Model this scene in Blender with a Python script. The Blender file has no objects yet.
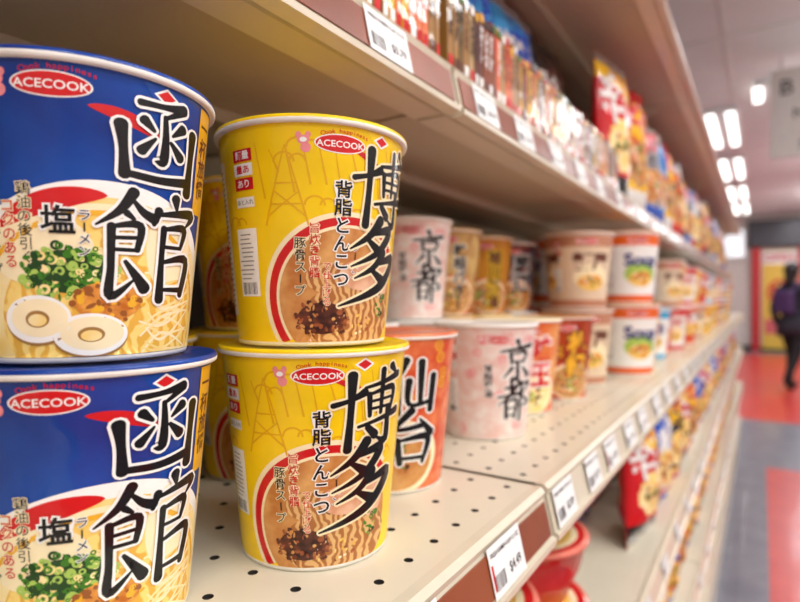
import bpy, bmesh, math, random
from mathutils import Vector, Matrix
R = random.Random(7)
scene = bpy.context.scene
scene.view_settings.view_transform = 'Standard'
scene.view_settings.exposure = -.12

def lin(c):
    return tuple((v/255/12.92 if v/255 <= .04045 else ((v/255+.055)/1.055)**2.4) for v in c)

MATS = {}
def mat(name, rgb, rough=.5, coat=0., metal=0., emit=0., var=.06, scale=60., rgb2=None, bump=0., wave=False, spec=.5, bscale=None):
    if name in MATS: return MATS[name]
    m = bpy.data.materials.new(name); m.use_nodes = True
    nt = m.node_tree; b = nt.nodes['Principled BSDF']
    c = lin(rgb)
    b.inputs['Roughness'].default_value = rough
    b.inputs['Metallic'].default_value = metal
    b.inputs['Specular IOR Level'].default_value = spec
    b.inputs['Coat Weight'].default_value = coat
    b.inputs['Coat Roughness'].default_value = .08
    tc = nt.nodes.new('ShaderNodeTexCoord')
    if wave:
        n = nt.nodes.new('ShaderNodeTexWave'); n.inputs['Scale'].default_value = scale
        n.inputs['Distortion'].default_value = 12; n.inputs['Detail'].default_value = 2
        n.inputs['Detail Scale'].default_value = 1.0
    else:
        n = nt.nodes.new('ShaderNodeTexNoise'); n.inputs['Scale'].default_value = scale
        n.inputs['Detail'].default_value = 3
    nt.links.new(tc.outputs['Object'], n.inputs['Vector'])
    r = nt.nodes.new('ShaderNodeValToRGB')
    if rgb2 is None:
        a = tuple(max(0, v*(1-var)) for v in c); d = tuple(min(1, v*(1+var)) for v in c)
    else:
        a = c; d = lin(rgb2)
    r.color_ramp.elements[0].color = (*a, 1); r.color_ramp.elements[1].color = (*d, 1)
    r.color_ramp.elements[0].position = .35; r.color_ramp.elements[1].position = .65
    nt.links.new(n.outputs['Fac'], r.inputs['Fac'])
    nt.links.new(r.outputs['Color'], b.inputs['Base Color'])
    if emit:
        b.inputs['Emission Color'].default_value = (*c, 1)
        b.inputs['Emission Strength'].default_value = emit
    if bump:
        n2 = nt.nodes.new('ShaderNodeTexNoise'); n2.inputs['Scale'].default_value = bscale or scale; n2.inputs['Detail'].default_value = 1
        nt.links.new(tc.outputs['Object'], n2.inputs['Vector'])
        bp = nt.nodes.new('ShaderNodeBump'); bp.inputs['Strength'].default_value = bump
        bp.inputs['Distance'].default_value = .002
        nt.links.new(n2.outputs['Fac'], bp.inputs['Height'])
        if coat: nt.links.new(bp.outputs['Normal'], b.inputs['Coat Normal'])
        else: nt.links.new(bp.outputs['Normal'], b.inputs['Normal'])
    MATS[name] = m
    return m

def P(name, rgb, **k):   # printed glossy film
    k.setdefault('rough', .5); k.setdefault('coat', .6); k.setdefault('var', .04); k.setdefault('spec', .15)
    k.setdefault('bump', .9); k.setdefault('bscale', 36.)
    return mat(name, rgb, **k)

yellow = P('print_yellow', (248, 208, 8)); ochre = P('print_ochre', (228, 170, 10))
blue = P('print_blue', (4, 46, 128), rgb2=(10, 70, 160), scale=30); white = P('print_white', (246, 243, 236))
cream = P('print_cream', (250, 232, 188)); black = P('print_black', (8, 7, 8)); red = P('print_red', (205, 22, 26))
pink = P('print_pink', (236, 140, 144)); gold = P('print_gold', (236, 176, 40))
noodle = P('print_noodles', (232, 176, 66), rgb2=(250, 216, 122), scale=75, wave=True)
noodle2 = P('print_noodles_tan', (170, 104, 50), rgb2=(224, 176, 112), scale=90, wave=True)
broth = P('print_broth', (186, 112, 50), rgb2=(222, 166, 96), scale=70)
saltbroth = P('print_salt_broth', (246, 204, 100), rgb2=(252, 232, 176), scale=45)
green = P('print_green', (60, 122, 24)); lgreen = P('print_light_green', (170, 200, 90)); dgreen = P('print_dark_green', (26, 66, 18))
meat = P('print_meat', (110, 50, 24), rgb2=(180, 100, 54), scale=220); omeat = P('print_orange_meat', (190, 102, 26), rgb2=(236, 164, 70), scale=200)
dmeat = P('print_dark_meat', (52, 20, 12), rgb2=(106, 50, 28), scale=260)
orange = P('print_orange', (232, 100, 26)); brown = P('print_brown', (100, 46, 26)); vermil = P('print_vermilion', (208, 70, 30), rgb2=(234, 136, 84), scale=60)
navy = P('print_navy', (20, 32, 110)); cyan = P('print_cyan', (50, 160, 205)); palepink = P('print_pale_pink', (240, 228, 218), rgb2=(234, 196, 184), scale=90)
paleback = P('print_offwhite', (236, 230, 220)); grey = P('print_grey', (120, 118, 116)); purple = P('print_purple', (110, 60, 140))
tan = P('print_tan', (160, 116, 58))
liner = mat('cup_paper', (240, 236, 226), rough=.5)

# ---------- glyphs ----------
_gc = {}
def glyph(s, bold=.0):
    k = (s, bold)
    if k in _gc: return _gc[k]
    cu = bpy.data.curves.new('t', 'FONT'); cu.body = s; cu.size = 1; cu.offset = bold; cu.resolution_u = 3
    cu.align_x = 'CENTER'
    ob = bpy.data.objects.new('t', cu); scene.collection.objects.link(ob)
    dg = bpy.context.evaluated_depsgraph_get(); ev = ob.evaluated_get(dg); me = ev.to_mesh()
    vs = [(v.co.x, v.co.y) for v in me.vertices]; fs = [tuple(p.vertices) for p in me.polygons]
    ev.to_mesh_clear(); bpy.data.objects.remove(ob); bpy.data.curves.remove(cu)
    _gc[k] = (vs, fs); return _gc[k]

def catmull(pts, n=5):
    if len(pts) < 3: 
        a, b = pts; return [tuple(a[i]+(b[i]-a[i])*t/6 for i in range(len(a))) for t in range(7)]
    out = []
    P_ = [pts[0]]+list(pts)+[pts[-1]]
    for i in range(1, len(P_)-2):
        for k in range(n):
            t = k/n; r = []
            for d in range(len(pts[0])):
                p0, p1, p2, p3 = P_[i-1][d], P_[i][d], P_[i+1][d], P_[i+2][d]
                r.append(.5*((2*p1)+(-p0+p2)*t+(2*p0-5*p1+4*p2-p3)*t*t+(-p0+3*p1-3*p2+p3)*t**3))
            out.append(tuple(r))
    out.append(tuple(pts[-1])); return out

K = {}
K['函'] = [[(22,94,7),(50,96,6),(78,101,11)],[(78,100,10),(64,90,6),(53,83,4)],[(52,84,5),(54,54,8),(52,28,10),(42,26,2)],[(27,74,10),(39,63,4)],[(41,54,3),(25,36,10)],[(78,76,11),(63,63,3)],[(61,54,4),(77,38,11)],
          [(3,64,12),(6,36,8),(8,4,11)],[(8,6,7),(50,3,8),(92,8,10)],[(97,74,12),(96,38,9),(94,-6,13)]]
K['館'] = [[(30,108,11),(18,88,8),(-2,72,2)],[(30,99,4),(40,88,8),(52,82,11)],[(24,86,7),(31,80,4)],[(10,71,4),(37,74,8),(35,48,6)],[(11,72,8),(11,30,7),(11,0,9),(34,18,2)],[(14,60,4),(34,61,4)],[(14,48,4),(35,48,4)],[(24,36,4),(44,8,13)],
          [(76,108,12),(78,97,5)],[(56,92,10),(51,77,5)],[(56,88,4),(104,94,11),(93,78,2)],[(63,74,8),(62,40,7),(62,-4,11)],[(63,73,4),(92,76,9),(88,54,5)],[(63,54,4),(88,54,4)],[(63,37,4),(100,41,10),(94,2,9)],[(63,7,4),(94,7,6)]]
K['博'] = [[(-4,62,7),(18,68,6),(38,78,11)],[(20,104,12),(19,50,8),(16,-4,11)],[(38,84,4),(66,89,6),(102,98,10)],[(84,112,11),(96,100,4)],[(45,74,8),(47,42,6)],[(46,74,4),(90,79,9),(86,44,6)],[(47,63,4),(86,65,4)],[(47,52,4),(86,53,4)],[(67,108,9),(66,44,6)],
          [(30,28,4),(66,35,6),(106,42,11)],[(80,50,8),(80,2,11),(58,10,2)],[(44,26,8),(58,12,12)]]
K['多'] = [[(56,108,13),(38,86,9),(8,66,2)],[(40,88,5),(80,95,13),(56,64,9),(10,42,2)],[(34,80,5),(54,66,12)],[(68,64,12),(48,42,8),(16,26,2)],[(52,47,5),(100,56,14),(66,16,12),(-6,-12,2)],[(44,38,5),(68,24,13)]]
K['仙'] = [[(36,102,13),(22,72,9),(0,44,2)],[(22,68,10),(20,-2,12)],[(66,98,13),(66,20,9)],[(42,62,12),(43,16,8),(90,20,8)],[(94,70,13),(90,2,12)]]
K['台'] = [[(50,104,13),(20,68,7),(78,74,10)],[(66,86,4),(94,56,15)],[(22,46,12),(28,0,10)],[(24,45,5),(86,49,13),(76,0,8)],[(28,10,6),(76,10,7)]]
K['京'] = [[(46,106,13),(54,90,7)],[(2,78,6),(100,92,12)],[(28,72,10),(32,46,7)],[(28,71,4),(78,75,10),(70,48,7)],[(32,50,5),(70,50,6)],[(50,48,9),(52,2,11),(36,12,2)],[(34,34,10),(10,8,3)],[(66,36,4),(94,12,14)]]
K['都'] = [[(18,80,5),(56,84,9)],[(36,104,10),(36,62,7)],[(0,56,5),(64,64,9)],[(62,96,10),(34,60,8),(0,34,2)],[(22,44,9),(24,0,9)],[(22,43,4),(54,47,9),(50,0,8)],[(24,26,4),(49,26,4)],[(24,7,4),(49,7,4)],[(70,92,10),(69,-8,10)],[(70,88,4),(102,90,10),(76,60,4),(102,38,11),(76,28,2)]]

class Art:
    """flat artwork in millimetres, later wrapped on a surface"""
    def __init__(s): s.v = []; s.f = []; s.fm = []; s.mats = []
    def mi(s, m):
        if m not in s.mats: s.mats.append(m)
        return s.mats.index(m)
    def add(s, vs, fs, m, L):
        o = len(s.v); i = s.mi(m)
        s.v += [(x, y, L) for x, y in vs]
        for f in fs: s.f.append(tuple(o+k for k in f)); s.fm.append(i)
    def ell(s, cx, cy, rx, ry, m, L, n=32, rot=0):
        c, d = math.cos(rot), math.sin(rot)
        vs = [(cx, cy)]+[(cx+rx*math.cos(a)*c-ry*math.sin(a)*d, cy+rx*math.cos(a)*d+ry*math.sin(a)*c) for a in [2*math.pi*k/n for k in range(n)]]
        s.add(vs, [(0, 1+k, 1+(k+1) % n) for k in range(n)], m, L)
    def ring(s, cx, cy, r0, r1, a0, a1, m, L, n=40, taper=False):
        vs = []
        for k in range(n+1):
            t = k/n; a = math.radians(a0+(a1-a0)*t); w = (math.sin(math.pi*t)**.6 if taper and 0 < t < 1 else (0 if taper else 1))
            rm = (r0+r1)/2; h = (r1-r0)/2*w
            vs += [(cx+(rm-h)*math.cos(a), cy+(rm-h)*math.sin(a)), (cx+(rm+h)*math.cos(a), cy+(rm+h)*math.sin(a))]
        s.add(vs, [(2*k, 2*k+1, 2*k+3, 2*k+2)[::-1] for k in range(n)], m, L)
    def rect(s, cx, cy, w, h, m, L):
        s.add([(cx-w/2, cy-h/2), (cx+w/2, cy-h/2), (cx+w/2, cy+h/2), (cx-w/2, cy+h/2)], [(0, 1, 2, 3)], m, L)
    def poly(s, pts, m, L): s.add(pts, [tuple(range(len(pts)))], m, L)
    def stroke(s, pts, m, L, grow=0, sx=1, sy=1, ox=0, oy=0, ws=1):
        q = catmull([(p[0]*sx+ox, p[1]*sy+oy, p[2]*ws) for p in pts], 6)
        vs = []; n = len(q)
        def dirn(i):
            a = q[max(0, i-1)]; b = q[min(n-1, i+1)]; dx, dy = b[0]-a[0], b[1]-a[1]; l = math.hypot(dx, dy) or 1
            return dx/l, dy/l
        rows = []
        for i in range(n):
            dx, dy = dirn(i); w = max(.1, q[i][2]/2)+grow
            rows.append((q[i][0], q[i][1], dx, dy, w))
        x, y, dx, dy, w = rows[0]; pre = [(x-dx*w*.8, y-dy*w*.8, dx, dy, w*.3), (x-dx*w*.5, y-dy*w*.5, dx, dy, w*.8)]
        x, y, dx, dy, w = rows[-1]; post = [(x+dx*w*.5, y+dy*w*.5, dx, dy, w*.8), (x+dx*w*.8, y+dy*w*.8, dx, dy, w*.3)]
        al = pre+rows+post
        for x, y, dx, dy, w in al: vs += [(x-dy*w, y+dx*w), (x+dy*w, y-dx*w)]
        s.add(vs, [(2*k, 2*k+1, 2*k+3, 2*k+2) for k in range(len(al)-1)], m, L)
    def kanji(s, ch, cx, cy, w, h, L, fg=None, outline=None, g=1.3, wk=1.22):
        fg = fg or black; ws = min(w, h)/100*wk
        for j, st in enumerate(K[ch]):
            if outline: s.stroke(st, outline, L, g, w/100, h/100, cx-w/2, cy-h/2, ws)
            s.stroke(st, fg, L+1+j*.02, 0, w/100, h/100, cx-w/2, cy-h/2, ws)
    def text(s, t, cx, cy, size, m, L, bold=.0, sx=1):
        vs, fs = glyph(t, bold)
        if vs: s.add([(cx+x*size*sx, cy+(y-.35)*size) for x, y in vs], fs, m, L)
    def vtext(s, t, cx, top, size, m, L, bold=.01, halo=None):
        for i, ch in enumerate(t):
            if ch == ' ': continue
            if ch == 'ー': 
                s.rect(cx, top-size*(i+.5), size*.12, size*.75, m, L); continue
            vs, fs = glyph(ch, bold)
            if not vs: continue
            mx = (min(v[0] for v in vs)+max(v[0] for v in vs))/2
            y0 = top-size*(i+1)+size*.14
            if halo:
                h, hf = glyph(ch, bold+.06)
                s.add([(cx+(x-mx)*size, y0+y*size) for x, y in h], hf, halo, L-.5)
            s.add([(cx+(x-mx)*size, y0+y*size) for x, y in vs], fs, m, L)
    def chips(s, cx, cy, rx, ry, n, mats, L, r0=.8, r1=1.8, rnd=None, rings=False):
        rnd = rnd or R
        for k in range(n):
            a = rnd.uniform(0, 6.28); t = math.sqrt(rnd.random()); x, y = cx+rx*t*math.cos(a), cy+ry*t*math.sin(a); m = rnd.choice(mats)
            if rings and rnd.random() < .6:
                r = rnd.uniform(r0, r1); s.ring(x, y, r*.45, r, 0, 360, m, L+k*.015, 12)
            else: s.ell(x, y, rnd.uniform(r0, r1), rnd.uniform(r0*.6, r1*.8), m, L+k*.015, 8, rnd.uniform(0, 3))
    def mesh(s, name, fn, dx=3., smooth=True):
        me = bpy.data.meshes.new(name); me.from_pydata(s.v, [], s.f)
        for m in s.mats: me.materials.append(m)
        me.polygons.foreach_set('material_index', s.fm)
        bm = bmesh.new(); bm.from_mesh(me)
        if dx:
            xs = [v[0] for v in s.v]; x = math.floor(min(xs)/dx)*dx+dx
            while x < max(xs):
                bmesh.ops.bisect_plane(bm, geom=bm.verts[:]+bm.edges[:]+bm.faces[:], dist=1e-5, plane_co=(x, 0, 0), plane_no=(1, 0, 0))
                x += dx
        for v in bm.verts: v.co = fn(v.co.x, v.co.y, v.co.z)
        bm.normal_update()
        bm.to_mesh(me); bm.free()
        for p in me.polygons: p.use_smooth = bool(dx) and smooth
        return me

def obj(name, me, loc=(0, 0, 0), rz=0, rot=None, parent=None):
    o = bpy.data.objects.new(name, me); scene.collection.objects.link(o)
    o.location = loc; o.rotation_euler = rot if rot else (0, 0, rz)
    if parent: o.parent = parent
    return o

def joinmeshes(name, meshes):
    out = bpy.data.meshes.new(name); mats = []
    V = []; F = []; M = []; S = []
    for me in meshes:
        o = len(V); V += [tuple(v.co) for v in me.vertices]; mp = []
        for m in me.materials:
            if m not in mats: mats.append(m)
            mp.append(mats.index(m))
        for p in me.polygons:
            F.append(tuple(o+i for i in p.vertices)); M.append(mp[p.material_index] if mp else 0); S.append(p.use_smooth)
    out.from_pydata(V, [], F)
    for m in mats: out.materials.append(m)
    out.polygons.foreach_set('material_index', M); out.polygons.foreach_set('use_smooth', S)
    out.update(); return out

# ---------- cups ----------
RM = 43.5
def rside(y): return 38.8+(48.5-38.8)*(y-2)/106
def cupmap(x, y, L):
    y = min(107.6, max(2.2, y)); r = rside(y)+.07+L*.055; a = x/RM-math.pi/2
    return Vector((r*math.cos(a), r*math.sin(a), y))*.001
def lathe(name, prof, mats, seg=96):
    V = []; F = []; M = []
    for r, z, _ in prof:
        for k in range(seg):
            a = 2*math.pi*k/seg; V.append((r*math.cos(a)*.001, r*math.sin(a)*.001, z*.001))
    for i in range(len(prof)-1):
        for k in range(seg):
            F.append((i*seg+k, i*seg+(k+1) % seg, (i+1)*seg+(k+1) % seg, (i+1)*seg+k)); M.append(prof[i][2])
    me = bpy.data.meshes.new(name); me.from_pydata(V, [], F)
    for m in mats: me.materials.append(m)
    me.polygons.foreach_set('material_index', M)
    me.polygons.foreach_set('use_smooth', [True]*len(F)); me.update()
    return me
def cup_body(base, lid):
    pr = [(.5, 4, 1), (34, 4, 1), (36, .0, 1), (38.4, 0, 1), (38.8, 1.4, 1), (38.85, 2, 0), (48.5, 108, 0), (48.6, 108.3, 1), (50.0, 108.1, 1), (50.8, 108.7, 1), (51.0, 109.8, 1), (50.9, 110.4, 2), (50.9, 111.2, 2), (50.3, 112.1, 2), (49.2, 112.3, 2), (48, 111.5, 2), (.5, 111.4, 2)]
    return lathe('body', pr, [base, liner, lid])
def logo(A, x, y, L, s=1):
    A.ell(x, y, 11.5*s, 4.6*s, white, L, 40); A.ell(x, y, 10.9*s, 4.1*s, red, L+1, 40)
    A.text('ACECOOK', x, y-.1, 4.3*s, white, L+2, .012)
    for i, ch in enumerate('Cook happiness'):
        t = (i-6.5)/6.5; A.text(ch, x+2*s+t*10*s, y+(6.2-1.6*t*t)*s, 2.9*s, red, L+2, .008)
    A.ell(x-16*s, y+1*s, 2.6*s, 2.2*s, pink, L, 16); A.ell(x-15*s, y-2.6*s, 2.2*s, 2.4*s, pink, L, 16)
    A.ell(x-18*s, y+3.2*s, 1.2*s, 1.6*s, pink, L, 12); A.ell(x-14*s, y+3.4*s, 1.2*s, 1.6*s, pink, L, 12)
    A.ell(x-16*s, y+1*s, 1.5*s, 1.2*s, white, L+1, 12)
def tab(A, x, col, L):
    A.poly([(x-9, 107.5), (x-5, 102), (x+5, 102), (x+9, 107.5)], col, L)
    A.poly([(x, 107.3), (x-5, 104), (x, 100.4), (x+5, 104)], white, L+1)
    A.poly([(x, 106.3), (x-3.6, 104), (x, 101.5), (x+3.6, 104)], red, L+2)
def info(A, x, L):
    for r in range(3):
        A.rect(x, 95-r*7, 12, 6, red if r != 1 else white, L)
        A.text('麺量あり'[r:r+2], x, 95-r*7, 4.4, white if r != 1 else red, L+1, .02)
    A.rect(x, 72, 12, 5, white, L); A.text('あと入れ', x, 72, 2.8, black, L+1)
    A.rect(x-1, 42, 14, 34, white, L)
    for k in range(11): A.rect(x-1-R.uniform(0, 2), 56-k*2.2, 9+R.uniform(-2, 2), .5, grey, L+1)
    for k in range(12): A.rect(x-6.5+k*.95, 29, R.choice([.3, .6]), 6, black, L+1)

def cup_yellow():
    A = Art(); rn = random.Random(3)
    for a, b in [((-22, 60), (-12, 98)), ((-2, 60), (-12, 98)), ((-19, 70), (-5, 70)), ((-17, 80), (-7, 80)), ((-21, 64), (-6, 76)), ((-3, 64), (-17, 76))]:
        A.stroke([(*a, 1.0), (*b, .6)], ochre, 1)
    for k in range(16): A.stroke([(-40+k*7, 100+rn.uniform(-4, 2), .4), (-36+k*7, 80+rn.uniform(-8, 8), 1.0)], ochre, .5)
    for k in range(7):
        x, y = rn.uniform(-60, 60), rn.uniform(50, 100); A.ring(x, y, 4, 5, 0, 180, ochre, .4, 20); A.ring(x+6, y, 3, 4, 0, 180, ochre, .4, 20)
    A.ring(18, 24, 33, 43, 40, 215, cream, 1, 50); A.ring(18, 24, 36.5, 40.5, 25, 215, red, 2, 60)
    A.ring(2, 50, 48, 52, 18, 75, red, 1.5, 40, True)
    A.ell(18, 24, 35, 35, broth, 2, 64); A.ell(24, 14, 30, 18, noodle2, 3, 40)
    A.ell(10, 34, 14, 8, noodle2, 3, 30); A.ell(26, 36, 13, 8, P('print_pork', (214, 150, 110), rgb2=(238, 196, 160), scale=90), 4, 30)
    A.ell(42, 34, 8, 10, P('print_pork', (0, 0, 0)), 4, 24)
    A.ell(5, 14, 13, 8, dmeat, 4, 20); A.chips(5, 14, 15, 9.5, 90, [dmeat, meat, dmeat, meat, broth, dmeat], 5, .7, 1.9, rn)
    A.chips(22, 10, 12, 6, 22, [noodle, cream, meat], 5, .6, 1.4, rn); A.chips(42, 22, 6, 9, 22, [green, lgreen, dgreen], 5, .7, 1.6, rn, True)
    logo(A, 12, 99.3, 2)
    A.vtext('豚骨スープ', -6, 54, 5.8, black, 7, .01, cream); A.vtext('旨炊き背脂', .8, 61, 5.4, red, 7, .01, cream); A.vtext('で仕上げる', 6.8, 42, 4.4, red, 7, .01, cream)
    A.vtext('背脂とんこつ', 13.8, 82, 8.8, black, 8, .02, white); A.vtext('ラーメン', 21.0, 52, 4.6, black, 8, .01, white)
    A.kanji('博', 38, 80, 36, 35, 9, outline=cream, g=1.1, wk=1.2); A.kanji('多', 34, 43, 38, 37, 9, outline=cream, g=1.1)
    tab(A, 33, yellow, 2)
    info(A, -34, 2)
    A.rect(-66, 55, 30, 80, white, 1)
    for k in range(26): A.rect(-66, 90-k*2.8, 25, .7, grey, 2)
    A.vtext('博多', 88, 90, 26, black, 3, .03, white); A.ell(110, 30, 24, 24, broth, 2, 40)
    return joinmeshes('noodle_cup_yellow', [cup_body(yellow, yellow), A.mesh('a', cupmap)])

def cup_blue():
    A = Art(); rn = random.Random(5)
    A.ring(2, 8, 49, 60, 0, 180, white, 1, 60); A.ell(2, 8, 56.5, 54, saltbroth, 2, 80)
    A.ring(2, 8, 49, 51.5, 10, 172, cream, 3, 60)
    A.ring(2, 8, 50.5, 58.5, 90, 130, red, 4, 30, True); A.ring(2, 8, 47, 49, 20, 172, gold, 4, 50)
    A.ring(-8, 40, 52, 57, 58, 86, red, 1.5, 30, True)
    A.ell(8, 16, 42, 34, noodle, 3, 60); A.ell(-20, 42, 18, 13, cream, 4, 30); A.ell(28, 44, 12, 18, cream, 3.4, 30)
    for k in range(16):
        y0 = rn.uniform(2, 36); A.stroke([(14+rn.uniform(0, 6), y0, .7), (26, y0+rn.uniform(-5, 8), 1.2), (44, y0+rn.uniform(-4, 12), .7)], rn.choice([saltbroth, cream, gold]), 4)
    A.ell(-10, 34, 14, 8, dgreen, 5, 24); A.chips(-10, 34, 16, 10, 150, [green, lgreen, green, dgreen, lgreen, saltbroth], 5.5, .8, 2.0, rn, True)
    A.ell(3, 23, 12, 7.5, omeat, 7.8, 20); A.chips(3, 23, 13, 8, 60, [omeat, gold, omeat, P('print_caramel', (150, 84, 30))], 7.9, .8, 2.1, rn)
    for cx, cy, r, q in [(-21, 16.5, 11.5, 8.8), (-3, 10.5, 13, 8)]:
        A.ell(cx, cy-1, r, q, tan, 8.8, 36); A.ell(cx, cy, r, q, white, 9, 36); A.ell(cx+.5, cy+.4, r*.85, q*.8, cream, 9.3, 36); A.ell(cx, cy, r*.36, q*.36, tan, 9.6, 24); A.ell(cx, cy-.4, r*.28, q*.26, saltbroth, 9.9, 24)
    logo(A, -14, 100.2, 2, 1.0)
    A.vtext('鶏油の後引く', -23.5, 66, 4.9, black, 7, .004, cream); A.vtext('コクのある', -29, 60, 5.0, red, 7, .01, cream); A.vtext('塩スープ', -34.5, 52, 5.0, black, 7, .01, cream)
    A.vtext('塩', -13.2, 58, 11, black, 10, .02, white); A.vtext('ラーメン', -5.2, 57, 4.4, black, 10, .01, white)
    A.kanji('函', 20, 85.5, 31, 31, 11, outline=white, g=1.1, wk=1.25); A.kanji('館', 18, 43.5, 38, 37, 11, outline=white, g=1.1, wk=1.05)
    A.rect(46, 84, 12, 46, gold, 3); A.vtext('一杯旅情', 46, 104, 9, brown, 4, .02)
    A.rect(60, 40, 22, 70, saltbroth, 1)
    tab(A, 21, blue, 2)
    A.rect(-66, 55, 30, 80, white, 1)
    for k in range(26): A.rect(-66, 90-k*2.8, 25, .7, grey, 2)
    return joinmeshes('noodle_cup_blue', [cup_body(blue, blue), A.mesh('a', cupmap)])

def cup_generic(name, base, lid, kan, sub, bowl, txtcol=None, halo=None, accent=None, pat=None, brush=True, lay=0, seed=1, big=None):
    A = Art(); rn = random.Random(seed)
    if pat:
        for k in range(26):
            x, y = rn.uniform(-80, 90), rn.uniform(8, 104)
            A.ring(x, y, 3, 4.0, 0, 360, pat, .6, 16); A.ring(x, y, 1, 1.8, 0, 360, pat, .6, 10)
    if bowl:
        A.ell(14, 26, 33, 27, accent or red, 1, 48); A.ell(14, 26, 31, 25, cream, 2, 48); A.ell(14, 25, 28, 22, bowl, 3, 48)
        A.chips(8, 24, 18, 13, 50, [meat, green, noodle, dmeat, lgreen, cream, orange], 4, 1.2, 3.4, rn)
    logo(A, 6, 97, 2, .95)
    tc = txtcol or black; halo = halo or white
    if brush:
        A.kanji(kan[0], 24, 76, 34, 36, 8, fg=tc, outline=halo, g=1.4); A.kanji(kan[1], 24, 40, 36, 36, 8, fg=tc, outline=halo, g=1.4)
    elif kan:
        n = len(kan); s = min(30, 84/n); A.vtext(kan, 20, 92, s, tc, 8, .04, halo)
    if sub: A.vtext(sub, -3, 74, 8, tc, 8, .02, halo)
    if big:
        A.rect(0, 98, 270, 16, big[1], 1.2); A.rect(0, 8, 270, 10, big[1], 1.2)
        for xx in (-60, 10, 80):
            A.ell(xx, 46, 26, 18, big[3], 1.4, 40); A.text(big[0], xx, 68, 26, big[2], 5, .04); A.ell(xx, 38, 20, 12, noodle, 3, 30); A.chips(xx, 40, 16, 8, 24, [orange, green, meat, cream], 4, 1.5, 3.5, rn)
    info(A, -38, 2)
    return joinmeshes(name, [cup_body(base, lid), A.mesh('a', cupmap, 4.)])

M_y = cup_yellow(); M_b = cup_blue()
umber = P('print_umber', (44, 22, 20))
M_sen = cup_generic('noodle_cup_vermilion', vermil, vermil, '仙台', '辛味噌', broth, accent=cream, pat=gold, seed=2)
M_kyo = cup_generic('noodle_cup_pink', palepink, paleback, '京都', '背脂醤油', None, txtcol=umber, pat=pink, seed=3)
M_mis = cup_generic('noodle_cup_miso', P('print_miso', (222, 190, 120), rgb2=(166, 100, 46), scale=40), gold, '味噌バター', None, noodle2, brush=False, seed=4)
M_asa = cup_generic('noodle_cup_gold', P('print_deepgold', (196, 130, 20)), gold, '旭川醤油', None, noodle2, txtcol=P('print_maroon', (80, 16, 14)), halo=yellow, brush=False, seed=5)
M_dkr = cup_generic('noodle_cup_dark', P('print_dkblue', (24, 48, 86), rgb2=(130, 60, 40), scale=30), white, '尾道', None, broth, brush=False, halo=white, seed=6)
M_org = cup_generic('noodle_cup_orange', P('print_peach', (236, 170, 100), rgb2=(222, 96, 40), scale=30), cream, '味玉', None, saltbroth, txtcol=red, brush=False, seed=7)
M_spp = cup_generic('noodle_cup_sapporo', P('print_dkred', (150, 36, 24), rgb2=(196, 90, 30), scale=40), P('print_lid_bronze', (190, 120, 50)), '札幌', '味噌', noodle2, txtcol=gold, halo=brown, brush=False, seed=14)
M_sup = cup_generic('noodle_cup_white', white, P('print_lid_orange', (226, 140, 70)), '', None, None, brush=False, big=('Soup', orange, navy, lgreen), seed=8)
M_crd = cup_generic('noodle_cup_cream', P('print_sand', (228, 204, 172)), P('print_lidtan', (196, 130, 90)), '', None, None, brush=False, big=('麺屋', P('print_rust', (190, 130, 100)), brown, cream), seed=9)
M_red = cup_generic('noodle_cup_red', red, white, '辛', None, None, txtcol=white, halo=brown, brush=False, big=('カレー', vermil, white, gold), seed=10)
M_cyn = cup_generic('noodle_cup_cyan', white, cyan, '', None, None, brush=False, big=('しお', cyan, navy, paleback), seed=11)
M_yel = cup_generic('noodle_cup_amber', P('print_amber', (236, 186, 60)), white, '', None, None, brush=False, big=('チーズ', gold, red, cream), seed=12)
M_wht = cup_generic('noodle_cup_pale', paleback, red, '', None, None, brush=False, big=('辛麺', red, red, cream), seed=13)

ZS = .95
SH = .969; ST = .1129*ZS
def cup(me, x, y, lev, face=-50, z0=SH+.0004, s=1.):
    o = obj('instant_noodle_cup', me, (x, y, z0+lev*ST*s), math.radians(face+90)); o.scale = (s, s, s*ZS); return o
BX, BY = -.236, .124
cup(M_b, BX, BY, 0, -24); cup(M_b, BX-.001, BY, 1, -22)
cup(M_y, -.203, .228, 0, -63); cup(M_y, -.204, .227, 1, -48)
cup(M_y, -.338, .190, 0, -48); cup(M_y, -.338, .190, 1, -62)
cup(M_y, -.325, .300, 0, -60); cup(M_y, -.325, .300, 1, -75)
cup(M_b, -.345, .085, 0, -30); cup(M_b, -.345, .085, 1, -30)
cup(M_sen, -.228, .334, 0, -66)
cup(M_kyo, -.226, .500, 0, -58)
for me, x, y in [(M_kyo, -.33, .522), (M_mis, -.343, .628), (M_asa, -.343, .732), (M_dkr, -.343, .836), (M_dkr, -.40, .93)]:
    cup(me, x, y, 0, -60); cup(me, x, y, 1, -60)
cup(M_kyo, -.33, .412, 0, -60)
cup(M_org, -.240, .622, 0, -60); cup(M_spp, -.230, .730, 0, -60)
cup(M_crd, -.238, .868, 0, -60, s=1.06); cup(M_crd, -.238, .868, 1, -62, s=1.06)
for k in range(2):
    cup(M_sup, -.198, 1.02, k, -60, s=1.12)
    cup(M_sup, -.325, 1.04, k, -60, s=1.12)
rc = random.Random(4)
y = 1.165
seq = [M_yel, M_cyn, M_red, M_wht, M_yel, M_red, M_wht, M_crd, M_red, M_yel]
i = 0
while y < 4.2:
    me = seq[i % len(seq)]
    n = 1 if i in (0, 1) else 2
    for lv in range(n): cup(me if lv == 0 else seq[(i*3+1) % len(seq)], -.205+rc.uniform(-.012, .012), y, lv, -60+rc.uniform(-15, 15))
    y += .118; i += 1
for k in range(5, 14):
    for lv in range(2): cup(seq[(k*7+3) % 10], -.46, .14+k*.125, lv, -60)

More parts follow.
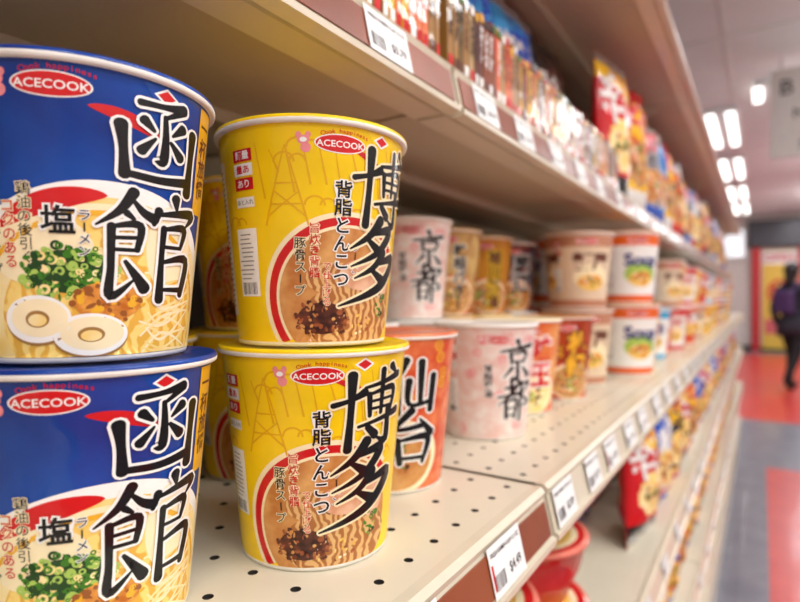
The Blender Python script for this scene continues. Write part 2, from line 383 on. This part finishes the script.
# ---------- shelving ----------
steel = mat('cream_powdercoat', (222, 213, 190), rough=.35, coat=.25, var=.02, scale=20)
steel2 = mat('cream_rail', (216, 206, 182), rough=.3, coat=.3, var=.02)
under = mat('cream_underside_shaded', (196, 184, 158), rough=.5, var=.03, scale=10)  # darker copy of the cream steel; shade under shelves put into the colour
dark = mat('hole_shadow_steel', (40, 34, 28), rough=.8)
backm = mat('back_panel_shaded', (66, 56, 45), rough=.6, var=.05, scale=8)  # panel colour darkened to carry the shade deep inside the shelving
strip = mat('tag_strip_brown', (150, 78, 44), rough=.3, coat=.3, rgb2=(126, 60, 34), scale=12)
tagw = mat('tag_paper', (240, 240, 236), rough=.5, var=.02); tagt = mat('tag_ink', (30, 30, 34), rough=.6)
def boxmesh(x0, x1, y0, y1, z0, z1, m):
    me = bpy.data.meshes.new('b')
    V = [(x, y, z) for x in (x0, x1) for y in (y0, y1) for z in (z0, z1)]
    me.from_pydata(V, [], [(0, 1, 3, 2), (4, 6, 7, 5), (0, 4, 5, 1), (2, 3, 7, 6), (0, 2, 6, 4), (1, 5, 7, 3)])
    me.materials.append(m); return me
def extr(pts, y0, y1, m):
    n = len(pts); me = bpy.data.meshes.new('e')
    me.from_pydata([(x, y0, z) for x, z in pts]+[(x, y1, z) for x, z in pts], [], [(k, (k+1) % n, n+(k+1) % n, n+k) for k in range(n)]+[tuple(range(n))[::-1], tuple(range(n, 2*n))])
    me.materials.append(m); return me
def perf(x0, x1, y0, y1, z, pitch=.0254, r=.0025):
    V = []; F = []; M = []
    nx = int((x1-x0)/pitch); ny = int((y1-y0)/pitch); px = (x1-x0)/nx; py = (y1-y0)/ny
    for i in range(nx):
        for j in range(ny):
            cx, cy = x0+(i+.5)*px, y0+(j+.5)*py; o = len(V); n = 16
            aa = [2*math.pi*k/n for k in range(n)]
            for a in aa:
                c, s = math.cos(a), math.sin(a); q = max(abs(c), abs(s)); V.append((cx+c/q*px/2, cy+s/q*py/2, z))
            for a in aa: V.append((cx+r*math.cos(a), cy+r*math.sin(a), z))
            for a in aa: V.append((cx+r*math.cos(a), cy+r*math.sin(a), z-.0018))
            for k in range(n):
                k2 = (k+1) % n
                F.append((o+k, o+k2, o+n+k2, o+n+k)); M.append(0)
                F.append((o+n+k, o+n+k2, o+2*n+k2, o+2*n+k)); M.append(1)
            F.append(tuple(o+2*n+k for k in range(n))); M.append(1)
    me = bpy.data.meshes.new('perf'); me.from_pydata(V, [], F); me.materials.append(steel); me.materials.append(dark)
    me.polygons.foreach_set('material_index', M); me.update(); return me

XB = -.60
XF = -.127
parts = []
secs = [(-.80, .374), (.380, 1.60), (1.606, 2.82), (2.826, 4.04), (4.046, 5.26)]
def shelf(xf, zt, th, stripsecs, deep=XB):
    for si, (a, b) in enumerate(secs):
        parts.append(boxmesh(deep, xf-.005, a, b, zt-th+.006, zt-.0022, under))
        parts.append(boxmesh(xf-.03, xf-.005, a, b, zt-th, zt-th+.006, steel))
        for q in (.35, .7):
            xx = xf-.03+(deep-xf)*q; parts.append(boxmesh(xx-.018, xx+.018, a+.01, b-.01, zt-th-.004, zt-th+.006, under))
        p = [(xf-.006, zt), (xf, zt), (xf+.003, zt-.003), (xf+.002, zt-.007), (xf+.008, zt-th+.004), (xf+.011, zt-th+.003), (xf+.011, zt-th-.001), (xf+.002, zt-th-.003), (xf-.006, zt-th)]
        parts.append(extr(p, a, b, steel2))
        if si in stripsecs:
            p = [(xf+.0028, zt-.0085), (xf+.0036, zt-.0085), (xf+.0088, zt-th+.006), (xf+.0078, zt-th+.006)]
            parts.append(extr(p, a+.004, b-.004, strip))
shelf(XF, SH, .036, (0,))
for si, (a, b) in enumerate(secs[:3]):
    parts.append(perf(XF-.006-.0254*12, XF-.006, a, b, SH)); parts.append(boxmesh(XB, XF-.006-.0254*12, a, b, SH-.0022, SH, steel))
for a, b in secs[3:]: parts.append(boxmesh(XB, XF-.006, a, b, SH-.0022, SH, steel))
UP = 1.278
shelf(-.20, UP, .038, (0, 1, 2, 3, 4))
TOP = 1.64
shelf(-.15, TOP, .04, (0, 1, 2, 3, 4))
L2 = .70
shelf(-.13, L2, .036, ())
L3 = .42
shelf(-.13, L3, .036, ())
for z in (TOP, UP, L2, L3):
    for a, b in secs: parts.append(boxmesh(XB, {UP: -.205, TOP: -.155}.get(z, -.135), a, b, z-.0022, z, steel))
for (a, b) in secs+[(5.27, 5.3)]:
    for z, xf in ((SH, -.15), (UP, -.235), (TOP, -.2), (L2, -.15), (L3, -.15)):
        for dy in (-.008, .012):
            p = [(XB, z-.036), (xf-.05, z-.036), (xf-.03, z-.046), (xf-.06, z-.054), (XB, z-.061)]
            parts.append(extr(p, a+dy-.0015, a+dy+.0015, steel2))
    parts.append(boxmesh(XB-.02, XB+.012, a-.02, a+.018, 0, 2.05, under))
parts.append(boxmesh(XB-.03, XB-.02, -.82, 5.3, .02, 2.05, backm))
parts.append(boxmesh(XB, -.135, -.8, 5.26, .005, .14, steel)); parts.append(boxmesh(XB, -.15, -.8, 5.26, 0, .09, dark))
obj('gondola_shelving', joinmeshes('gondola', parts))

def railmap(zt, th, xf):
    def f(x, y, L):
        zz = zt-th/2+y*.001
        tt = (zt-.0085-zz)/(th-.0145)
        return Vector((xf+.0042+tt*.0052+L*.0001+.0002, x*.001, zz))
    return f
def tags(name, zt, th, xf, ys, seed, w=52):
    rn = random.Random(seed); A = Art(); h = th*1000-10
    for yy in ys:
        c = yy*1000; ww = w*rn.uniform(.85, 1.1)
        A.rect(c, 0, ww, h, tagw, 1)
        if rn.random() < .3: A.rect(c-ww*.44, -h*.1, ww*.05, h*.5, red, 2)
        A.text('FRESH RAMEN CUP 3.2 OZ', c, h*.32, 3.4, tagt, 3, .01)
        for k in range(14): A.rect(c-ww*.42+k*1.0, -h*.22, rn.choice([.25, .5]), h*.3, tagt, 3)
        A.text('$%d.%d9' % (rn.randint(2, 5), rn.randint(1, 9)), c+ww*.2, -h*.16, 7.5, tagt, 3, .01)
    obj(name, A.mesh('tags', railmap(zt, th, xf), 0))
tags('shelf_price_tags', SH, .036, XF, [.20, .297, .408, .49, .56, .65, .73, .84, .94, 1.06, 1.2, 1.32, 1.42, 1.52, 1.7, 1.9, 2.05, 2.2, 2.5, 2.8], 1, 44)
tags('shelf_price_tags', UP, .038, -.20, [.12, .285, .43, .52, .62, .72, .82, .95, 1.1, 1.25, 1.4, 1.52, 1.75, 2.0, 2.2, 2.5, 2.8], 2, 44)
tags('shelf_price_tags', L2, .036, -.13, [.8, .95, 1.1, 1.25, 1.4, 1.55, 1.75, 1.95, 2.2, 2.5], 3, 44)
tags('shelf_price_tags', L3, .036, -.13, [1.2, 1.4, 1.55, 1.75, 1.95, 2.2, 2.5, 2.9], 4, 44)

# ---------- bags ----------
def bagmesh(name, W, H, T, c1, c2, c3, pic, word, wc, seed, foil=False):
    rn = random.Random(seed); nu, nv = 24, 34; ph = [rn.uniform(0, 6) for _ in range(6)]
    def th(u, v):
        if abs(v) > .88: return .0006
        a = max(0, 1-abs(u)**2.2)**.7; b = max(0, 1-(abs(v)/.88)**3)**.6
        w = 1+.10*math.sin(7*u+ph[0]+3*v)+.08*math.sin(11*v+ph[1]+4*u)+.05*math.sin(19*u-9*v+ph[4])
        return .0006+T/2*a*b*w
    V = []; F = []; M = []
    for side in (-1, 1):
        for j in range(nv+1):
            for i in range(nu+1):
                u = -1+2*i/nu; v = -1+2*j/nv
                pin = 1-.06*(1-abs(v)**3)
                V.append((u*W/2*pin, side*th(u, v)+.002*math.sin(u*9+ph[2])*(abs(v) > .88), H/2*(1+v)))
    n1 = (nu+1)*(nv+1)
    for s in (0, 1):
        for j in range(nv):
            for i in range(nu):
                a = s*n1+j*(nu+1)+i; q = (a, a+1, a+nu+2, a+nu+1); F.append(q if s == 0 else q[::-1])
                u = -1+2*(i+.5)/nu; v = -1+2*(j+.5)/nv
                m = 0
                if v > .52+.12*math.sin(u*2+ph[3]): m = 1
                if v < -.62: m = 2
                if ((u)/.75)**2+((v+.22)/.36)**2 < 1: m = 3
                if abs(v) > .88: m = 4 if foil else 1
                M.append(m)
    def idx(s, i, j): return s*n1+j*(nu+1)+i
    for j in range(nv):
        F.append((idx(0, 0, j), idx(0, 0, j+1), idx(1, 0, j+1), idx(1, 0, j))); M.append(0)
        F.append((idx(0, nu, j), idx(1, nu, j), idx(1, nu, j+1), idx(0, nu, j+1))); M.append(0)
    for i in range(nu):
        F.append((idx(0, i, 0), idx(1, i, 0), idx(1, i+1, 0), idx(0, i+1, 0))); M.append(1)
        F.append((idx(0, i, nv), idx(0, i+1, nv), idx(1, i+1, nv), idx(1, i, nv))); M.append(1)
    me = bpy.data.meshes.new(name); me.from_pydata(V, [], F)
    for m in (c1, c2, c3, pic, mat('foil_seal', (200, 200, 205), rough=.25, metal=.8)): me.materials.append(m)
    me.polygons.foreach_set('material_index', M); me.polygons.foreach_set('use_smooth', [True]*len(F))
    A = Art(); w = W*1000; h = H*1000
    A.text(word, 0, h*.68, w*.9/max(1.2, len(word)*.95), wc, 1, .03); A.text('ラーメン', 0, h*.84, w*.13, c1, 1, .02)
    A.chips(0, h*.39, w*.28, h*.12, 26, [meat, green, cream, orange, noodle, red], 1, w*.02, w*.05, rn)
    def f(x, y, L):
        u = x/(w/2); v = y/(h/2)-1
        return Vector((x*.001, -th(max(-1, min(1, u)), max(-.87, min(.87, v)))-.0006-L*.0002, y*.001))
    return joinmeshes(name, [me, A.mesh('a', f, 0)])
pics = [noodle, broth, noodle2, saltbroth]
def PB(n, c, **k): return P(n, c, bscale=45., bump=1., coat=.8, **k)
pal = dict(b=PB('bag_blue', (10, 80, 190)), lb=PB('bag_sky', (60, 160, 225)), r=PB('bag_red', (205, 16, 26)), y=PB('bag_yellow', (244, 190, 20)), br=PB('bag_brown', (74, 34, 22)),
           o=PB('bag_orange', (236, 112, 20)), w=PB('bag_white', (235, 232, 226)), g=PB('bag_green', (50, 130, 50)), k=PB('bag_black', (22, 18, 20)), p=PB('bag_purple', (86, 30, 130)), t=PB('bag_tan', (190, 136, 70)), s=mat('bag_silver', (190, 190, 196), rough=.25, metal=.7, coat=.3, bump=1., bscale=45.), pk=PB('bag_pink', (222, 60, 110)))
BG = {}
specs = [('b', 'lb', 'w', '塩焼そば', 'w'), ('br', 'k', 'o', '黒カレー', 'w'), ('y', 'r', 'w', '味噌', 'r'), ('r', 'y', 'k', '辛口', 'w'), ('t', 'br', 'w', '和風麺', 'k'), ('s', 'r', 'b', '焼そば', 'k'),
         ('o', 'w', 'r', '醤油', 'k'), ('w', 'b', 'r', 'うどん', 'b'), ('p', 'pk', 'w', '梅しそ', 'w'), ('g', 'y', 'w', '抹茶', 'w'), ('lb', 'w', 'b', '海鮮', 'b'), ('k', 'r', 'y', '激辛', 'y')]
for i, (a, b, c, w, wc) in enumerate(specs):
    BG[i] = bagmesh('bag%d' % i, .15, .20, .05, pal[a], pal[b], pal[c], pics[i % 4], w, pal[wc], i, foil=i % 3 == 0)
def bag(i, x, y, z, s=1., rz=90, tilt=0, name='noodle_bag', sz=1.):
    o = obj(name, BG[i], (x, y, z), rot=(math.radians(tilt), 0, math.radians(rz))); o.scale = (s, s, s*sz); return o
rb = random.Random(11)
for i, y in [(4, .16), (6, .325), (4, .49), (10, .66), (0, .825), (1, .99)]:
    bag(i, -.328, y, UP+.001, 1.08, 90-rb.uniform(0, 3), -1, sz=1.27)
seq3 = [3, 2, 5, 10, 2, 6, 3, 5, 7, 11, 6, 3, 4, 2, 5, 0, 7, 2, 6, 4, 5]
y = 1.12; k = 0
while y < 4.6:
    bag(seq3[k % 21], -.238, y, UP+.001, 1.0, 90-rb.uniform(6, 22), -2, sz=1.38 if k < 2 else 1.1+.28*rb.random())
    if k > 0: bag(seq3[(k*3+1) % 21], -.35, y, UP+.001, 1.0, 90-rb.uniform(0, 12), -3, sz=1.3)
    y += .165; k += 1
def packets(y0, y1, x0, x1, z, hgt, seed):
    rn = random.Random(seed); ms = []; y = y0
    cols = [tan, gold, brown, ochre, tan, tan, P('pk_olive', (110, 84, 32)), P('pk_rust', (140, 66, 28)), P('pk_sand', (176, 142, 90)), vermil]
    A = Art()
    while y < y1:
        t = rn.uniform(.007, .011); h = hgt*rn.uniform(.94, 1.04); c = rn.choice(cols)
        ms.append(extr([(x0, z), (x1-.001, z), (x1, z+.004), (x1-.001, z+h-.003), (x1-.005, z+h), (x0, z+h)], y, y+t-.0014, c))
        yc = (y+t/2)*1000-.5
        A.vtext(rn.choice(['博多豚骨味', '札幌味噌味', '東京醤油麺', '特製スープ']), yc, h*800, 6.4, rn.choice([black, red, brown, white, black]), 1, .02)
        A.rect(yc, h*900, t*650, 7, rn.choice([red, white, green, black, gold]), 1); A.rect(yc, 9, t*650, 8, rn.choice([red, white, brown]), 1)
        y += t
    ms.append(A.mesh('a', lambda x, y, L: Vector((x1+.0003+L*.0002, x*.001, z+y*.001)), 0))
    return joinmeshes('packets', ms)
obj('soup_packet_row', packets(-.1, .370, -.285, -.206, UP+.0005, .078, 1))
obj('soup_packet_row', packets(.385, 1.0, -.285, -.206, UP+.0005, .072, 2))
y = .4; k = 0
while y < 4.8:
    bag([1, 11, 4, 1, 3][k % 5], -.24, y, TOP+.001, 1.25, 90-rb.uniform(0, 20), -3); y += .21; k += 1
sq = [3, 7, 11, 3, 2, 0, 8, 3, 7, 0, 3, 8, 6, 0]
y = 1.0; k = 0
while y < 4.6:
    bag(sq[k % 14], -.168, y, L2+.001, 1.0, 90-rb.uniform(5, 14), -2, sz=1.0); bag(sq[(k*3+1) % 14], -.27, y, L2+.001, 1.0, 90, -2, sz=1.0)
    y += .162; k += 1
for zz, y0, q in ((L3, .5, 5), (.1405, .9, 3)):
    y = y0; k = 0
    while y < 4.6:
        bag(sq[(k*q+2) % 14], -.175, y, zz+.001, 1.0, 90-rb.uniform(4, 14), -2); y += .162; k += 1
def bowlmesh():
    pr = [(.5, 2, 1), (40, 2, 1), (42, 0, 1), (46, 0, 0), (62, 40, 0), (68, 66, 1), (71, 67, 2), (71.5, 69, 2), (70, 71, 2), (.5, 71, 2)]
    b = lathe('bowl', pr, [red, liner, P('bowl_lid', (226, 120, 100))], 64)
    A = Art(); A.ell(0, 0, 66, 66, red, 1, 48); A.ell(0, -6, 56, 54, cream, 2, 48); A.ell(0, -8, 48, 46, noodle, 3, 48)
    A.chips(0, -6, 38, 34, 60, [meat, green, omeat, cream, lgreen, orange], 4, 3, 8); A.text('うどん', 0, 42, 20, white, 6, .05)
    return joinmeshes('bowl', [b, A.mesh('a', lambda x, y, L: Vector((x, y, 71.2+L*.1))*.001, 0)])
bm_ = bowlmesh()
for yy in (.43, .59):
    for lv in range(2): obj('noodle_bowl', bm_, (-.222, yy, L2+.001+lv*.0725), math.radians(50))

# ---------- room ----------
fg = mat('floor_grey', (104, 106, 118), rough=.35, coat=.2, rgb2=(122, 123, 134), scale=8); fr = mat('floor_red', (196, 46, 40), rough=.35, coat=.2, rgb2=(208, 60, 50), scale=6)
ceilm = mat('ceiling_tile', (236, 233, 232), rough=.9, var=.02, scale=4); wallm = mat('wall_paint', (220, 214, 208), rough=.8, var=.03, scale=3)
FX0, FX1, FY0, FY1 = -3.2, 2.8, -3., 13.6
xs = [FX0, -.6, .03, .9, 1.8, FX1]; ys = [FY0, 1.2, 4.3, 5.9, 12.6, FY1]
V = [(x, y, 0) for x in xs for y in ys]; F = []; M = []
for i in range(5):
    for j in range(5):
        F.append((i*6+j, (i+1)*6+j, (i+1)*6+j+1, i*6+j+1))
        M.append(1 if (j == 3 and i in (1, 2, 3)) or (j == 1 and i in (2,)) or (j == 0 and i == 3) else 0)
me = bpy.data.meshes.new('floor'); me.from_pydata(V, [], F); me.materials.append(fg); me.materials.append(fr); me.polygons.foreach_set('material_index', M)
obj('floor', me)
obj('ceiling', boxmesh(FX0, FX1, FY0, FY1, 2.8, 2.85, ceilm))
obj('wall_far', boxmesh(FX0, FX1, FY1, FY1+.1, 0, 2.85, wallm)); obj('wall_back', boxmesh(FX0, FX1, FY0-.1, FY0, 0, 2.85, wallm))
obj('wall_right', boxmesh(FX1, FX1+.1, FY0, FY1, 0, 2.85, wallm)); obj('wall_left', boxmesh(FX0-.1, FX0, FY0, FY1, 0, 2.85, wallm))
obj('baseboard_far', boxmesh(FX0, FX1, FY1-.02, FY1, 0, .1, dark))
grid = []
k = FX0
while k < FX1: grid.append(boxmesh(k-.012, k+.012, FY0, FY1, 2.793, 2.8, tagw)); k += .6
k = FY0
while k < FY1: grid.append(boxmesh(FX0, FX1, k-.012, k+.012, 2.793, 2.7995, tagw)); k += 1.2
obj('trim_1', joinmeshes('grid', grid))
em = mat('tube_glow', (255, 252, 246), emit=4); hous = mat('fixture_white', (235, 235, 235), rough=.4)
def fixture(x, y, w=.16, l=1.2):
    return obj('fluorescent_ceiling_light', joinmeshes('fix', [boxmesh(x-w, x+w, y-l/2, y+l/2, 2.75, 2.792, hous)]+[boxmesh(x+d-.03, x+d+.03, y-l/2+.03, y+l/2-.03, 2.735, 2.7498, em) for d in (-.08, .08)]))
def area(x, y, z, sx, sy, p, col=(.97, .985, 1), up=False):
    l = bpy.data.lights.new('ceiling_lamp', 'AREA'); l.shape = 'RECTANGLE'; l.size = sx; l.size_y = sy; l.energy = p; l.color = col
    o = bpy.data.objects.new('ceiling_lamp', l); scene.collection.objects.link(o); o.location = (x, y, z)
    if up: o.rotation_euler = (math.pi, 0, 0)
    return o
for yy in (-1.6, .3, 2.2): fixture(1.0, yy); area(1.0, yy, 2.72, .3, 1.3, 22)
for yy in (-1.0, 1.0): fixture(2.1, yy); area(2.1, yy, 2.72, .3, 1.3, 33)  # unseen second row, added to push lower-angled light into the shelves
fixture(.05, 5.4, .1, .4); area(.9, 5.2, 2.72, .5, 1.3, 26)
for yy in (6.4, 8.4, 10.4, 12.2): fixture(-.32, yy, .14, 1.3); area(.9, yy, 2.70, 1, 1.3, 28)
for yy in (5., 8., 11.): area(1.4, yy, 2.2, .5, 1.5, 18, up=True)  # added upward lamps that brighten the ceiling, not part of the store
for yy in (5., 8., 11.): obj('added_uplight', joinmeshes('pu', [boxmesh(1.2, 1.6, yy-.7, yy+.7, 2.14, 2.19, hous), boxmesh(1.395, 1.405, yy-.6, yy-.59, 2.19, 2.795, hous), boxmesh(1.395, 1.405, yy+.59, yy+.6, 2.19, 2.795, hous)]))  # housings made up for the added upward lamps
fixture(-1.9, 3.0); fixture(-1.9, 6.0); area(-1.9, 4.5, 2.7, .5, 3, 30)
dk = mat('menu_board_dark', (46, 46, 52), rough=.4); redm = mat('post_red', (200, 40, 44), rough=.4); yl = mat('poster_yellow', (232, 196, 80), rough=.4); pkm = mat('poster_pink', (214, 100, 110), rough=.5)
glass = mat('window_daylight', (235, 240, 245), emit=1.0)
obj('wall_sign_board', joinmeshes('sb', [boxmesh(-.24, 1.9, FY1-.14, FY1-.02, 2.12, 2.66, dk), boxmesh(-.2, 1.86, FY1-.145, FY1-.1401, 2.16, 2.62, mat('board_panel', (66, 66, 74), rough=.3))]))
obj('window_1', joinmeshes('w', [boxmesh(-.95, -.3, FY1-.03, FY1-.012, 1.95, 2.5, glass), boxmesh(-1, -.95, FY1-.05, FY1-.001, 1.9, 2.55, hous), boxmesh(-.3, -.25, FY1-.05, FY1-.001, 1.9, 2.55, hous), boxmesh(-1, -.25, FY1-.05, FY1-.001, 1.88, 1.93, hous)]))
A = Art()
A.rect(300, 1050, 560, 2000, yl, 1); A.rect(300, 1900, 560, 260, tagw, 2); A.ell(300, 1200, 200, 260, redm, 2); A.ell(300, 1200, 140, 190, yl, 3); A.text('麺', 300, 1200, 260, redm, 4, .03); A.rect(300, 500, 480, 300, pkm, 2)
A.text('OPEN', 300, 1900, 200, redm, 3, .03)
obj('wall_poster', A.mesh('poster', lambda x, y, L: Vector((x*.001, FY1-.03-L*.002, y*.001)), 0))
obj('red_door_frame', joinmeshes('df', [boxmesh(-.16, -.02, FY1-.12, FY1-.005, 0, 2.1, redm), boxmesh(.62, .76, FY1-.12, FY1-.005, 0, 2.1, redm)]))
obj('door_1', joinmeshes('d', [boxmesh(.82, 1.7, FY1-.06, FY1-.005, 0, 2.05, mat('door_grey', (150, 150, 155), rough=.4)), boxmesh(.92, 1.6, FY1-.065, FY1-.0601, .9, 1.9, glass), boxmesh(.9, .93, FY1-.12, FY1-.06, .95, 1.15, dk)]))
sgw = mat('sign_face', (220, 218, 214), rough=.5)
A = Art(); A.rect(0, 0, 700, 600, sgw, 1); A.text('B', -270, 180, 150, tagt, 2, .01); A.text('Ramen', 60, 160, 150, tagt, 2, .01)
for k, w in enumerate(['Noodles', 'Soup', 'Snacks']): A.text(w, -60, -10-k*110, 100, tagt, 2, .01)
sg = A.mesh('s', lambda x, y, L: Vector((x*.001, -.012-L*.001, y*.001)), 0)
obj('hanging_aisle_sign', joinmeshes('sign', [boxmesh(-.36, .36, -.012, .012, -.31, .31, sgw), sg]+[boxmesh(x-.003, x+.003, -.003, .003, .31, .40, dk) for x in (-.3, .3)]), (.41, 4.75, 2.39))

# ---------- person ----------
def skinned(name, chains, levels=2):
    V = []; E = []; RR = []
    for ch in chains:
        prev = ch.get('root')
        for p in ch['p']:
            V.append(p[:3]); RR.append(p[3:] if len(p) > 4 else (p[3], p[3])); i = len(V)-1
            if prev is not None: E.append((prev, i))
            prev = i
    me = bpy.data.meshes.new(name); me.from_pydata(V, E, []); o = obj(name+'_tmp', me)
    sk = o.modifiers.new('s', 'SKIN'); sk.use_smooth_shade = True
    if len(me.skin_vertices) == 0:
        bm = bmesh.new(); bm.from_mesh(me); bm.verts.layers.skin.verify(); bm.to_mesh(me); bm.free()
    for i, r in enumerate(RR): me.skin_vertices[0].data[i].radius = r
    me.skin_vertices[0].data[0].use_root = True
    ss = o.modifiers.new('u', 'SUBSURF'); ss.levels = levels
    dg = bpy.context.evaluated_depsgraph_get(); out = bpy.data.meshes.new_from_object(o.evaluated_get(dg))
    bpy.data.objects.remove(o); return out
coat = mat('coat_navy', (34, 34, 46), rough=.7, bump=.2); trou = mat('trousers_black', (22, 22, 26), rough=.8); shoe = mat('shoe_dark', (30, 26, 26), rough=.5)
skin = mat('skin', (214, 160, 132), rough=.5); hair = mat('hair_dark', (28, 20, 18), rough=.5); bagp = mat('bag_purple_cloth', (72, 44, 92), rough=.7)
body = skinned('body', [
    {'p': [(0, 0, .80, .125, .10), (0, 0, .92, .12, .095), (0, -.01, 1.08, .14, .10), (0, 0, 1.20, .12, .085), (0, .0, 1.265, .05, .05), (0, -.012, 1.31, .045, .045), (0, -.01, 1.36, .07, .085), (0, -.01, 1.43, .072, .088), (0, 0, 1.475, .045, .055)]},
    {'root': 0, 'p': [(.08, 0, .74, .085), (.09, -.10, .42, .058), (.09, -.06, .09, .04), (.09, -.12, .04, .036, .03), (.09, -.20, .03, .03, .02)]},
    {'root': 0, 'p': [(-.08, 0, .74, .085), (-.09, .06, .42, .058), (-.09, .22, .12, .04), (-.09, .17, .045, .036, .03), (-.09, .10, .03, .03, .02)]},
    {'root': 3, 'p': [(.16, 0, 1.19, .06), (.21, .06, .96, .047), (.20, .0, .76, .034), (.20, -.02, .69, .032, .018)]},
    {'root': 3, 'p': [(-.16, 0, 1.19, .06), (-.21, -.02, .96, .047), (-.19, -.12, .77, .034), (-.19, -.15, .71, .032, .018)]}])
for m in (coat, trou, shoe, skin, hair): body.materials.append(m)
for p in body.polygons:
    c = p.center; arm = abs(c.x) > .15
    if c.z > 1.275: p.material_index = 4 if (c.z > 1.435 or c.y > .01) else 3
    elif arm and c.z < .76: p.material_index = 3
    elif c.z > .66: p.material_index = 0
    elif c.z > .075: p.material_index = 1
    else: p.material_index = 2
per = bpy.data.objects.new('person_walking', None); scene.collection.objects.link(per)
obj('body', body, parent=per)
def ico(r, s, loc, m, name):
    bm = bmesh.new(); bmesh.ops.create_icosphere(bm, subdivisions=3, radius=r); me = bpy.data.meshes.new(name)
    for v in bm.verts: v.co = Vector((v.co.x*s[0], v.co.y*s[1], v.co.z*s[2]))
    for f in bm.faces: f.smooth = True
    bm.to_mesh(me); bm.free(); me.materials.append(m); return obj(name, me, loc, parent=per)
ico(.09, (.95, 1.08, 1.12), (0, .022, 1.425), hair, 'hair'); ico(.05, (1.1, .8, 1.7), (0, .07, 1.33), hair, 'ponytail')
for s in (-1, 1):
    ico(.011, (1, .5, .8), (s*.03, -.094, 1.40), tagw, 'eye_white'); ico(.006, (1, .6, 1), (s*.03, -.1, 1.40), hair, 'iris'); ico(.02, (.4, .8, 1.3), (s*.078, 0, 1.39), skin, 'ear')
ico(.014, (.8, 1, 1.4), (0, -.1, 1.375), skin, 'nose'); ico(.018, (1.1, .4, .35), (0, -.092, 1.345), pkm, 'mouth')
for s, hx, hy, hz in ((1, .20, -.03, .665), (-1, -.19, -.165, .685)):
    for k in range(4):
        L = [.062, .072, .068, .052][k]; yy = hy-.024+k*.016
        f = skinned('finger', [{'p': [(hx, yy, hz+.01, .008), (hx, yy-.002, hz-L*.5, .0075), (hx-s*.008, yy-.006, hz-L, .006)]}], 1)
        f.materials.append(skin); obj('finger_%d' % (k+1), f, parent=per)
    f = skinned('thumb', [{'p': [(hx, hy-.025, hz+.03, .009), (hx-s*.01, hy-.045, hz, .008), (hx-s*.012, hy-.05, hz-.022, .007)]}], 1); f.materials.append(skin); obj('thumb', f, parent=per)
hem = lathe('hem', [(150, 860, 0), (160, 760, 0), (172, 640, 0), (168, 640, 0), (150, 760, 0)], [coat], 40); obj('coat_hem', hem, parent=per)
bb = boxmesh(-.12, .12, .105, .20, .90, 1.18, bagp); o = obj('backpack', bb, parent=per); mo = o.modifiers.new('b', 'BEVEL'); mo.width = .04; mo.segments = 4
for s in (-1, 1):
    st = skinned('strap', [{'p': [(s*.09, .12, 1.16, .014), (s*.09, .06, 1.27, .014), (s*.09, -.05, 1.245, .014), (s*.1, -.13, 1.12, .014), (s*.11, -.1, .96, .014), (s*.11, .1, .9, .014)]}], 1)
    st.materials.append(bagp); obj('strap', st, parent=per)
per.location = (.32, 8.15, 0); per.rotation_euler = (0, 0, math.radians(140))

# ---------- world + camera ----------
w = bpy.data.worlds.new('w'); scene.world = w; w.use_nodes = True
w.node_tree.nodes['Background'].inputs[0].default_value = (.9, .93, 1, 1); w.node_tree.nodes['Background'].inputs[1].default_value = .5
cd = bpy.data.cameras.new('cam'); cam = bpy.data.objects.new('camera', cd); scene.collection.objects.link(cam)
cam.location = (0, 0, 1.1); cam.rotation_euler = (math.radians(89.6), 0, math.radians(33.04)); cd.lens = 25; cd.sensor_width = 36; cd.clip_start = .01
cd.dof.use_dof = True; cd.dof.focus_distance = .235; cd.dof.aperture_fstop = 6.6
scene.camera = cam
